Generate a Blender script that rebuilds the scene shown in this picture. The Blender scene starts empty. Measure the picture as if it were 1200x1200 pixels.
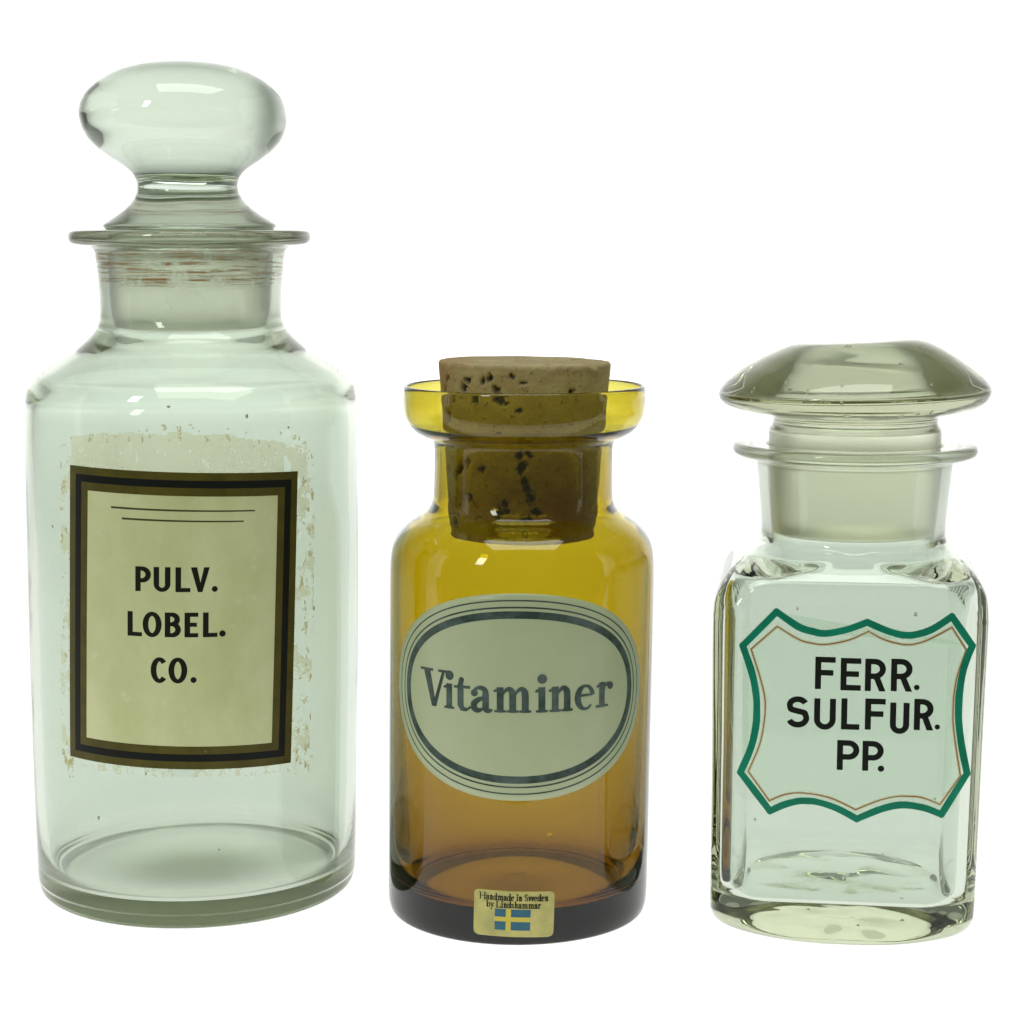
import bpy, bmesh, math, random
from mathutils import Vector, noise

random.seed(7)
SC = bpy.context.scene
COL = SC.collection

# ------------------------------------------------------------------ camera
cam_d = bpy.data.cameras.new("camera")
cam_d.sensor_width = 36.0
cam_d.lens = 75.0
cam_d.clip_start = 0.01
cam_d.clip_end = 50.0
cam = bpy.data.objects.new("camera", cam_d)
cam.location = (0.0, -0.80, 0.259)
cam.rotation_euler = (math.radians(82.5), 0.0, 0.0)
COL.objects.link(cam)
SC.camera = cam

# ------------------------------------------------------------------ world: a dim room around the light table
world = bpy.data.worlds.new("World")
SC.world = world
world.use_nodes = True
bg = world.node_tree.nodes["Background"]
bg.inputs[0].default_value = (0.88, 1.0, 0.84, 1)
bg.inputs[1].default_value = 0.20

# ------------------------------------------------------------------ studio lamps
def area(name, loc, target, sx, sy, power, col):
    d = bpy.data.lights.new(name, 'AREA')
    d.shape = 'RECTANGLE'
    d.size, d.size_y, d.energy, d.color = sx, sy, power, col
    o = bpy.data.objects.new(name, d)
    o.location = loc
    o.rotation_euler = (Vector(target) - Vector(loc)).to_track_quat('-Z', 'Y').to_euler()
    COL.objects.link(o)
    return o
# lamp behind the translucent white tent, fill lamps added under and beside it, and two in front of it
area("under_fill_lamp", (0.0, 0.15, -0.45), (0.0, 0.15, 0.0), 3.0, 1.8, 19.6, (1.0, 1.0, 0.98))  # added to whiten the floor and keep it free of contact shadows
area("back_lamp", (0.0, 1.50, 0.16), (0.0, 0.95, 0.22), 2.4, 1.0, 16.0, (1.0, 1.0, 0.98))
area("left_fill_lamp", (-1.65, 0.2, 0.55), (-1.0, 0.2, 0.5), 1.4, 1.0, 4.5, (1.0, 1.0, 0.98))  # added fill behind the side wall, brightens glass edges
area("right_fill_lamp", (1.65, 0.2, 0.55), (1.0, 0.2, 0.5), 1.4, 1.0, 4.5, (1.0, 1.0, 0.98))  # added fill, same job on the right side
area("overhead_softbox", (0.02, -0.22, 1.25), (0.02, -0.02, 0.1), 0.85, 0.55, 6.0, (0.95, 1.0, 0.90))
area("side_window_lamp", (-0.75, -0.95, 0.75), (0, 0, 0.15), 0.16, 0.45, 3.0, (0.95, 1.0, 0.93))

SC.view_settings.view_transform = 'Standard'
SC.view_settings.look = 'None'
SC.view_settings.exposure = 0.0
SC.view_settings.gamma = 1.0
SC.render.engine = 'CYCLES'
cy = SC.cycles
cy.max_bounces = 28
cy.transmission_bounces = 28
cy.glossy_bounces = 14
cy.diffuse_bounces = 4
cy.transparent_max_bounces = 24
cy.volume_bounces = 0
cy.sample_clamp_indirect = 8.0
cy.caustics_reflective = True
cy.caustics_refractive = True
cy.blur_glossy = 0.3
cy.use_denoising = True
cy.denoiser = 'OPENIMAGEDENOISE'

# ------------------------------------------------------------------ materials
def new_mat(name):
    m = bpy.data.materials.new(name)
    m.use_nodes = True
    nt = m.node_tree
    nt.nodes.clear()
    out = nt.nodes.new('ShaderNodeOutputMaterial')
    return m, nt, out

def N(nt, typ, **kw):
    n = nt.nodes.new(typ)
    for k, v in kw.items():
        setattr(n, k, v)
    return n

def rgb(c):
    return (c[0], c[1], c[2], 1.0)

def noise_tex(nt, scale, detail=4, rough=0.55, vec=None, mapscale=None):
    tc = N(nt, 'ShaderNodeTexCoord')
    t = N(nt, 'ShaderNodeTexNoise')
    t.inputs['Scale'].default_value = scale
    t.inputs['Detail'].default_value = detail
    t.inputs['Roughness'].default_value = rough
    if mapscale:
        mp = N(nt, 'ShaderNodeMapping')
        mp.inputs['Scale'].default_value = mapscale
        nt.links.new(tc.outputs['Object'], mp.inputs['Vector'])
        nt.links.new(mp.outputs[0], t.inputs['Vector'])
    else:
        nt.links.new(tc.outputs['Object'], t.inputs['Vector'])
    return t

def ramp(nt, src, p0, p1, c0=(0, 0, 0), c1=(1, 1, 1)):
    r = N(nt, 'ShaderNodeValToRGB')
    r.color_ramp.elements[0].position = p0
    r.color_ramp.elements[0].color = rgb(c0)
    r.color_ramp.elements[1].position = p1
    r.color_ramp.elements[1].color = rgb(c1)
    nt.links.new(src, r.inputs[0])
    return r

def mix_col(nt, fac, a, b):
    m = N(nt, 'ShaderNodeMix', data_type='RGBA')
    for sock, v in ((m.inputs[0], fac), (m.inputs[6], a), (m.inputs[7], b)):
        if hasattr(v, 'is_output'):
            nt.links.new(v, sock)
        elif isinstance(v, tuple):
            sock.default_value = rgb(v)
        else:
            sock.default_value = v
    return m.outputs[2]

def mix_sh(nt, fac, a, b):
    m = N(nt, 'ShaderNodeMixShader')
    if hasattr(fac, 'is_output'):
        nt.links.new(fac, m.inputs[0])
    else:
        m.inputs[0].default_value = fac
    nt.links.new(a, m.inputs[1])
    nt.links.new(b, m.inputs[2])
    return m.outputs[0]

def glass_mat(name, tint, ab_col, ab_density, rough=0.42, film=0.34, film_col=(0.75, 0.8, 0.7),
              ripple=0.0, streaks=None, ior=1.50):
    """glass with a body colour; the mesh attribute "frost" (0 polished, 1 ground or dusty) scatters light"""
    m, nt, out = new_mat(name)
    at = N(nt, 'ShaderNodeAttribute', attribute_name="frost")
    g = N(nt, 'ShaderNodeBsdfRefraction')
    g.inputs['IOR'].default_value = ior
    gl = N(nt, 'ShaderNodeBsdfAnisotropic')
    gl.inputs['Color'].default_value = (1, 1, 1, 1)
    fr = N(nt, 'ShaderNodeFresnel')
    fr.inputs['IOR'].default_value = ior
    nt.links.new(mix_col(nt, at.outputs['Fac'], tint, (0.985, 0.985, 0.965)), g.inputs['Color'])  # in clear glass, tint stands in for grey-green backdrop light
    rr = N(nt, 'ShaderNodeMath', operation='MULTIPLY')
    nt.links.new(at.outputs['Fac'], rr.inputs[0])
    rr.inputs[1].default_value = rough
    nt.links.new(rr.outputs[0], g.inputs['Roughness'])
    nt.links.new(rr.outputs[0], gl.inputs['Roughness'])
    if ripple > 0:
        t = noise_tex(nt, 38.0, 2, 0.5, mapscale=(1, 1, 0.55))
        b = N(nt, 'ShaderNodeBump')
        b.inputs['Strength'].default_value = ripple
        b.inputs['Distance'].default_value = 0.002
        nt.links.new(t.outputs[0], b.inputs['Height'])
        for n_ in (g, gl, fr):
            nt.links.new(b.outputs[0], n_.inputs['Normal'])
    df = N(nt, 'ShaderNodeBsdfDiffuse')
    tl = N(nt, 'ShaderNodeBsdfTranslucent')
    df.inputs[0].default_value = rgb(film_col)
    tl.inputs[0].default_value = rgb(film_col)
    t = noise_tex(nt, 30.0, 5, 0.6)
    r = ramp(nt, t.outputs[0], 0.25, 0.8, (film * 0.8,) * 3, (min(1, film * 1.25),) * 3)
    ff = N(nt, 'ShaderNodeMath', operation='MULTIPLY')
    nt.links.new(at.outputs['Fac'], ff.inputs[0])
    nt.links.new(r.outputs[0], ff.inputs[1])
    facs = ff.outputs[0]
    if streaks:
        c, zlo, zhi = streaks
        tc = N(nt, 'ShaderNodeTexCoord')
        sp = N(nt, 'ShaderNodeSeparateXYZ')
        nt.links.new(tc.outputs['Object'], sp.inputs[0])
        t1 = noise_tex(nt, 1.0, 5, 0.7, mapscale=(40, 40, 1500))
        t2 = noise_tex(nt, 95.0, 5, 0.7)
        f = None
        def mul(x, y):
            k = N(nt, 'ShaderNodeMath', operation='MULTIPLY')
            nt.links.new(x, k.inputs[0])
            nt.links.new(y, k.inputs[1])
            return k.outputs[0]
        ms = []
        for e0, e1, t0, t1_ in ((zlo, zlo + 0.004, 0.0, 1.0), (zhi - 0.003, zhi, 1.0, 0.0)):
            mr = N(nt, 'ShaderNodeMapRange', interpolation_type='SMOOTHSTEP')
            mr.inputs[1].default_value = e0
            mr.inputs[2].default_value = e1
            mr.inputs[3].default_value = t0
            mr.inputs[4].default_value = t1_
            nt.links.new(sp.outputs[2], mr.inputs[0])
            ms.append(mr.outputs[0])
        f = mul(mul(ramp(nt, t1.outputs[0], 0.48, 0.575).outputs[0], ramp(nt, t2.outputs[0], 0.38, 0.52).outputs[0]), mul(mul(ms[0], ms[1]), at.outputs['Fac']))
        colr = mix_col(nt, f, film_col, c)
        nt.links.new(colr, df.inputs[0])
        nt.links.new(colr, tl.inputs[0])
        mx = N(nt, 'ShaderNodeMath', operation='MULTIPLY_ADD', use_clamp=True)
        nt.links.new(f, mx.inputs[0])
        mx.inputs[1].default_value = 1.0
        nt.links.new(facs, mx.inputs[2])
        facs = mx.outputs[0]
    sh = mix_sh(nt, facs, mix_sh(nt, fr.outputs[0], g.outputs[0], gl.outputs[0]), mix_sh(nt, 0.72, df.outputs[0], tl.outputs[0]))
    nt.links.new(sh, out.inputs['Surface'])
    va = N(nt, 'ShaderNodeVolumeAbsorption')
    va.inputs['Color'].default_value = rgb(ab_col)
    va.inputs['Density'].default_value = ab_density
    nt.links.new(va.outputs[0], out.inputs['Volume'])
    return m

M_clear = glass_mat("clear_glass", (0.866, 0.900, 0.872), (0.76, 0.78, 0.68), 56.0, film=0.10, rough=0.30, ripple=0.06, film_col=(0.86, 0.90, 0.78),
                    streaks=((0.78, 0.33, 0.06), 0.2365, 0.2575))
M_knob = glass_mat("clear_stopper_glass", (0.802, 0.84, 0.812), (0.64, 0.67, 0.54), 10.0, film=0.05, rough=0.30, ripple=0.05, film_col=(0.86, 0.88, 0.74))
M_olive = glass_mat("thick_olive_glass", (0.865, 0.875, 0.83), (0.57, 0.58, 0.28), 8.0, film=0.05, rough=0.30, ripple=0.06, film_col=(0.90, 0.89, 0.68))
M_square = glass_mat("square_bottle_glass", (0.864, 0.896, 0.870), (0.77, 0.78, 0.64), 22.0, film=0.08, rough=0.30, ripple=0.05, film_col=(0.90, 0.90, 0.74))
M_amber = glass_mat("amber_glass", (0.95, 0.94, 0.80), (0.882, 0.826, 0.01), 800.0, ripple=0.03)

def paint(name, col, rough=0.5, var=0.0, vscale=60.0, col2=None, wear=None, spec=0.5, bump=0.0, mapscale=None):
    """paper, ink or enamel: colour with blotches (col2) and worn flecks (wear)"""
    m, nt, out = new_mat(name)
    p = N(nt, 'ShaderNodeBsdfPrincipled')
    p.inputs['Roughness'].default_value = rough
    p.inputs['Specular IOR Level'].default_value = spec
    c = None
    if col2:
        t = noise_tex(nt, vscale, 6, 0.62, mapscale=mapscale)
        r = ramp(nt, t.outputs[0], 0.36, 0.68)
        c = mix_col(nt, r.outputs[0], col, col2)
    if wear:
        wc, wscale, lo, hi = wear
        t = noise_tex(nt, wscale, 7, 0.72)
        r = ramp(nt, t.outputs[0], lo, hi)
        c = mix_col(nt, r.outputs[0], c if c is not None else col, wc)
    if c is not None:
        nt.links.new(c, p.inputs['Base Color'])
    else:
        p.inputs['Base Color'].default_value = rgb(col)
    if bump:
        t = noise_tex(nt, 220.0, 5, 0.6)
        b = N(nt, 'ShaderNodeBump')
        b.inputs['Strength'].default_value = bump
        b.inputs['Distance'].default_value = 0.0006
        nt.links.new(t.outputs[0], b.inputs['Height'])
        nt.links.new(b.outputs[0], p.inputs['Normal'])
    nt.links.new(p.outputs[0], out.inputs[0])
    return m

M_paper = paint("old_cream_label", (0.70, 0.705, 0.40), 0.35, col2=(0.585, 0.60, 0.29), vscale=48,
                wear=((0.76, 0.77, 0.57), 110, 0.60, 0.74), bump=0.12, mapscale=(1, 1, 0.6))
M_gold = paint("dull_gold_border", (0.100, 0.082, 0.010), 0.38, col2=(0.066, 0.055, 0.008), vscale=120, spec=0.25,
               wear=((0.5, 0.5, 0.3), 240, 0.70, 0.76))
M_black = paint("black_border_ink", (0.010, 0.011, 0.009), 0.35, wear=((0.5, 0.5, 0.34), 300, 0.72, 0.77), spec=0.15)
M_ink = paint("black_letter_ink", (0.012, 0.013, 0.008), 0.4, wear=((0.4, 0.4, 0.24), 380, 0.74, 0.78), spec=0.15)
M_rule = paint("brown_rule_ink", (0.06, 0.05, 0.008), 0.5)
M_ivory = paint("ivory_enamel", (0.50, 0.545, 0.345), 0.30, col2=(0.455, 0.505, 0.31), vscale=34,
                wear=((0.46, 0.50, 0.40), 70, 0.64, 0.76))
M_ivory_edge = paint("ivory_rim_enamel", (0.58, 0.58, 0.36), 0.35)
M_slate = paint("slate_green_ink", (0.040, 0.062, 0.052), 0.4, col2=(0.115, 0.15, 0.14), vscale=130, spec=0.15)
M_sticker = paint("yellowed_foil_sticker", (0.56, 0.50, 0.16), 0.4, col2=(0.40, 0.37, 0.12), vscale=170,
                  wear=((0.14, 0.12, 0.04), 260, 0.66, 0.76))
M_flag_blue = paint("flag_blue_ink", (0.012, 0.10, 0.19), 0.45, col2=(0.02, 0.13, 0.17), vscale=300)
M_flag_yellow = paint("flag_yellow_ink", (0.62, 0.50, 0.05), 0.45)
M_teal = paint("teal_enamel", (0.004, 0.185, 0.105), 0.3, col2=(0.008, 0.25, 0.15), vscale=75, spec=0.2)
M_ochre = paint("ochre_hairline_enamel", (0.28, 0.155, 0.02), 0.4)
M_cream_line = paint("cream_underline_enamel", (0.72, 0.68, 0.48), 0.4)
M_enamel_ink = paint("black_enamel", (0.012, 0.014, 0.011), 0.25, spec=0.15)

def cork_mat():
    m, nt, out = new_mat("cork_bark")
    p = N(nt, 'ShaderNodeBsdfPrincipled')
    p.inputs['Roughness'].default_value = 0.85
    t = noise_tex(nt, 70, 6, 0.65, mapscale=(1, 1, 1.6))
    r = ramp(nt, t.outputs[0], 0.32, 0.7)
    c = mix_col(nt, r.outputs[0], (0.33, 0.24, 0.11), (0.47, 0.38, 0.20))
    t2 = noise_tex(nt, 26, 3, 0.5)
    r2 = ramp(nt, t2.outputs[0], 0.52, 0.68)
    c = mix_col(nt, r2.outputs[0], c, (0.36, 0.20, 0.07))
    t3 = noise_tex(nt, 420, 4, 0.6)
    r3 = ramp(nt, t3.outputs[0], 0.58, 0.72)
    c = mix_col(nt, r3.outputs[0], c, (0.17, 0.105, 0.04))
    at = N(nt, 'ShaderNodeAttribute', attribute_name="pore")
    c = mix_col(nt, at.outputs['Fac'], c, (0.030, 0.022, 0.012))
    nt.links.new(c, p.inputs['Base Color'])
    b = N(nt, 'ShaderNodeBump')
    b.inputs['Strength'].default_value = 0.8
    b.inputs['Distance'].default_value = 0.0010
    nt.links.new(t3.outputs[0], b.inputs['Height'])
    nt.links.new(b.outputs[0], p.inputs['Normal'])
    nt.links.new(p.outputs[0], out.inputs[0])
    return m
M_cork = cork_mat()

def veil_mat(name, col, through, opacity, nscale=60, lo=0.3, hi=0.7):
    """a thin dried film: mostly tinted and see-through, partly scattering"""
    m, nt, out = new_mat(name)
    tr = N(nt, 'ShaderNodeBsdfTransparent')
    tr.inputs[0].default_value = rgb(through)
    df = N(nt, 'ShaderNodeBsdfDiffuse')
    tl = N(nt, 'ShaderNodeBsdfTranslucent')
    df.inputs[0].default_value = rgb(col)
    tl.inputs[0].default_value = rgb(col)
    s = mix_sh(nt, 0.5, df.outputs[0], tl.outputs[0])
    t = noise_tex(nt, nscale, 6, 0.65)
    r = ramp(nt, t.outputs[0], lo, hi, (opacity * 0.55,) * 3, (opacity,) * 3)
    s = mix_sh(nt, r.outputs[0], tr.outputs[0], s)
    nt.links.new(s, out.inputs[0])
    return m
M_glue = veil_mat("dried_label_glue", (0.95, 0.90, 0.66), (1.0, 0.955, 0.84), 0.34)
M_glue_dark = veil_mat("browned_glue_flecks", (0.60, 0.50, 0.28), (0.92, 0.84, 0.64), 0.45, nscale=200)
M_wash = veil_mat("pale_enamel_wash", (0.62, 0.80, 0.64), (0.93, 0.975, 0.93), 0.07, nscale=25)

def table_mat():
    m, nt, out = new_mat("translucent_white_acrylic")
    t = N(nt, 'ShaderNodeBsdfTranslucent')
    t.inputs[0].default_value = (0.92, 0.92, 0.92, 1)
    nt.links.new(t.outputs[0], out.inputs[0])
    return m
M_table = table_mat()

# ------------------------------------------------------------------ mesh helpers (measures in mm, turned into metres)
MM = 0.001

def link(name, me, mats, parent=None):
    o = bpy.data.objects.new(name, me)
    for m in mats:
        me.materials.append(m)
    COL.objects.link(o)
    if parent:
        o.parent = parent
    return o

def crom(pts, sub):
    """Catmull-Rom through tuples, limited so it does not overshoot"""
    out = []
    n = len(pts)
    for i in range(n - 1):
        p0, p1, p2, p3 = pts[max(i - 1, 0)], pts[i], pts[i + 1], pts[min(i + 2, n - 1)]
        for k in range(sub):
            t = k / sub
            q = []
            for a, b, c, d in zip(p0, p1, p2, p3):
                v = 0.5 * (2 * b + (c - a) * t + (2 * a - 5 * b + 4 * c - d) * t * t + (3 * b - a - 3 * c + d) * t ** 3)
                q.append(min(max(v, min(b, c) - 0.12 * abs(b - c)), max(b, c) + 0.12 * abs(b - c)))
            out.append(tuple(q))
    out.append(tuple(pts[-1]))
    return out

def ring_r(a, c, phi):
    """polar radius of a rounded square of half width a and corner radius c"""
    c = min(c, a)
    p = abs(math.cos(phi)), abs(math.sin(phi))
    x, y = max(p), min(p)
    f = a - c
    if a * y / x <= f + 1e-9:
        return a / x
    # hits the corner arc centred at (f, f)
    b = f * (x + y)
    return b + math.sqrt(max(0.0, b * b - 2 * f * f + c * c))

def loft(name, rings, seg, mats, parent=None, slot=None, deform=None, extra=None):
    """rings: (a, c, z) from the bottom pole round the section to the last pole; closed solid"""
    bm = bmesh.new()
    rows = []
    lay = bm.verts.layers.float.new("frost")
    for (a, c, z) in rings:
        if a < 0.05:
            co = Vector((0, 0, z))
            if deform:
                co = deform(co)
            rows.append([bm.verts.new(co * MM)])
        else:
            row = []
            for j in range(seg):
                ph = 2 * math.pi * (j + 0.5) / seg
                r = ring_r(a, c, ph)
                co = Vector((r * math.cos(ph), r * math.sin(ph), z))
                if deform:
                    co = deform(co)
                row.append(bm.verts.new(co * MM))
            rows.append(row)
        if slot:
            for v in rows[-1]:
                v[lay] = slot((a, c, z), len(rows) - 1)
    for i in range(len(rows) - 1):
        A, B = rows[i], rows[i + 1]
        for j in range(seg):
            k = (j + 1) % seg
            if len(A) == 1 and len(B) == 1:
                continue
            if len(A) == 1:
                f = bm.faces.new((A[0], B[k], B[j]))
            elif len(B) == 1:
                f = bm.faces.new((A[j], A[k], B[0]))
            else:
                f = bm.faces.new((A[j], A[k], B[k], B[j]))
            f.smooth = True
    bmesh.ops.recalc_face_normals(bm, faces=bm.faces)
    if extra:
        extra(bm)
    me = bpy.data.meshes.new(name)
    bm.to_mesh(me)
    bm.free()
    return link(name, me, mats, parent)

def seeds(spots):
    """small trapped air bubbles inside the glass: closed cavities (x, y, z, radius, stretch)"""
    def f(bm):
        for x, y, z, r, st_ in spots:
            g = bmesh.ops.create_icosphere(bm, subdivisions=2, radius=r * MM)
            fs = set()
            for v in g['verts']:
                v.co = Vector((v.co.x, v.co.y, v.co.z * st_)) + Vector((x, y, z)) * MM
                fs.update(v.link_faces)
            for f_ in fs:
                f_.smooth = True
                f_.normal_flip()
    return f

def lathe_rings(prof, sub=4):
    return [(max(r, 0.0), max(r, 0.0), z) for r, z in crom(prof, sub)]

def root(name, loc, rotz, label, cat, group=None):
    o = bpy.data.objects.new(name, None)
    o.empty_display_size = 0.02
    o.location = loc
    o.rotation_euler = (0, 0, rotz)
    COL.objects.link(o)
    o['label'] = label
    o['category'] = cat
    if group:
        o['group'] = group
    return o

# surface maps: (u, v, h) in mm -> local point in metres; u runs right, v up, h off the surface
def cyl_map(radius_at):
    def f(u, v, h):
        R = radius_at(v)
        a = u / radius_at(None)
        return Vector(((R + h) * math.sin(a), -(R + h) * math.cos(a), v)) * MM
    return f

def plane_map(y_at):
    def f(u, v, h):
        return Vector((u, -(y_at(v) + h), v)) * MM
    return f

class Print:
    """flat print laid on a surface: strokes, discs and fills joined into one mesh"""
    def __init__(self, smap, h0=0.05, step=0.9):
        self.f, self.h, self.step = smap, h0, step
        self.v, self.faces = [], []

    def _lift(self):
        self.h += 0.0035
        return self.h

    def stroke(self, pts, w, closed=False, normal=None, step=None):
        step = step or self.step
        ws = list(w) if isinstance(w, (list, tuple)) else [w] * len(pts)
        P, W = [], []
        n = len(pts)
        for i in range(n if closed else n - 1):
            a, b = pts[i], pts[(i + 1) % n]
            wa, wb = ws[i], ws[(i + 1) % n]
            k = max(1, int(math.dist(a, b) / step))
            for q in range(k):
                t = q / k
                P.append((a[0] + (b[0] - a[0]) * t, a[1] + (b[1] - a[1]) * t))
                W.append(wa + (wb - wa) * t)
        if not closed:
            P.append(tuple(pts[-1]))
            W.append(ws[-1])
        n = len(P)
        h = self._lift()
        base = len(self.v)
        m = max(1, math.ceil(max(W) / 1.3))
        for i in range(n):
            if normal:
                nx, ny, sc = normal[0], normal[1], 1.0
            else:
                if closed:
                    pa, pb, pc = P[i - 1], P[i], P[(i + 1) % n]
                else:
                    pa, pb, pc = P[max(i - 1, 0)], P[i], P[min(i + 1, n - 1)]
                d1 = Vector((pb[0] - pa[0], pb[1] - pa[1]))
                d2 = Vector((pc[0] - pb[0], pc[1] - pb[1]))
                if d1.length < 1e-9:
                    d1 = d2
                if d2.length < 1e-9:
                    d2 = d1
                d1.normalize()
                d2.normalize()
                t = d1 + d2
                if t.length < 1e-6:
                    t = d1
                t.normalize()
                nx, ny = -t.y, t.x
                sc = 1.0 / max(0.42, abs(nx * -d1.y + ny * d1.x))
            for q in range(m + 1):
                e = 0.5 - q / m
                x = P[i][0] + e * nx * W[i] * sc
                y = P[i][1] + e * ny * W[i] * sc
                self.v.append(self.f(x, y, h))
        rn = n if closed else n - 1
        for i in range(rn):
            j = (i + 1) % n
            for q in range(m):
                A, B = base + i * (m + 1) + q, base + j * (m + 1) + q
                self.faces.append((A, A + 1, B + 1, B))

    def quad(self, a, b, c, d, step=1.0):
        """a flat four sided field a-b-c-d laid on the surface as a fine grid"""
        h = self._lift()
        nu = max(1, int(max(math.dist(a, b), math.dist(d, c)) / step))
        nv = max(1, int(max(math.dist(a, d), math.dist(b, c)) / step))
        base = len(self.v)
        for i in range(nv + 1):
            t = i / nv
            for j in range(nu + 1):
                q = j / nu
                x = (a[0] * (1 - q) + b[0] * q) * (1 - t) + (d[0] * (1 - q) + c[0] * q) * t
                y = (a[1] * (1 - q) + b[1] * q) * (1 - t) + (d[1] * (1 - q) + c[1] * q) * t
                self.v.append(self.f(x, y, h))
        for i in range(nv):
            for j in range(nu):
                k = base + i * (nu + 1) + j
                self.faces.append((k, k + 1, k + nu + 2, k + nu + 1))

    def disc(self, x, y, rx, ry=None, n=20):
        ry = ry or rx
        h = self._lift()
        b = len(self.v)
        self.v.append(self.f(x, y, h))
        for i in range(n):
            a = 2 * math.pi * i / n
            self.v.append(self.f(x + rx * math.cos(a), y + ry * math.sin(a), h))
        for i in range(n):
            self.faces.append((b, b + 1 + i, b + 1 + (i + 1) % n))

    def build(self, name, mat, parent):
        me = bpy.data.meshes.new(name)
        me.from_pydata([tuple(p) for p in self.v], [], self.faces)
        me.update()
        bm = bmesh.new()
        bm.from_mesh(me)
        # print faces out of the surface
        for f in bm.faces:
            c = f.calc_center_median()
            f.normal_update()
            if f.normal.dot(Vector((c.x, c.y, 0))) < 0:
                f.normal_flip()
        bm.to_mesh(me)
        bm.free()
        return link(name, me, [mat], parent)

def sheet(name, smap, inside, u0, u1, v0, v1, step, h, thick, mat, parent, snap=None):
    """a thin curved sheet cut to the outline row(v) -> (ua, ub); closed solid of the given thickness"""
    nv = max(2, int((v1 - v0) / step))
    nu = max(2, int((u1 - u0) / step))
    bm = bmesh.new()
    top, bot = [], []
    for i in range(nv + 1):
        v = v0 + (v1 - v0) * i / nv
        a, b = inside(v)
        top.append([bm.verts.new(smap(a + (b - a) * j / nu, v, h + thick)) for j in range(nu + 1)])
        bot.append([bm.verts.new(smap(a + (b - a) * j / nu, v, h)) for j in range(nu + 1)])
    for i in range(nv):
        for j in range(nu):
            f = bm.faces.new((top[i][j], top[i][j + 1], top[i + 1][j + 1], top[i + 1][j]))
            f.smooth = True
            bm.faces.new((bot[i][j], bot[i + 1][j], bot[i + 1][j + 1], bot[i][j + 1]))
    for i in range(nv):
        bm.faces.new((top[i][0], top[i + 1][0], bot[i + 1][0], bot[i][0]))
        bm.faces.new((top[i][nu], bot[i][nu], bot[i + 1][nu], top[i + 1][nu]))
    for j in range(nu):
        bm.faces.new((top[0][j], bot[0][j], bot[0][j + 1], top[0][j + 1]))
        bm.faces.new((top[nv][j], top[nv][j + 1], bot[nv][j + 1], bot[nv][j]))
    bmesh.ops.recalc_face_normals(bm, faces=bm.faces)
    me = bpy.data.meshes.new(name)
    bm.to_mesh(me)
    bm.free()
    return link(name, me, [mat], parent)

# ------------------------------------------------------------------ lettering
def arc(cx, cy, rx, ry, a0, a1, n=18):
    return [(cx + rx * math.cos(math.radians(a0 + (a1 - a0) * i / n)),
             cy + ry * math.sin(math.radians(a0 + (a1 - a0) * i / n))) for i in range(n + 1)]

def smooth(pts, sub=6):
    return crom(pts, sub)

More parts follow.
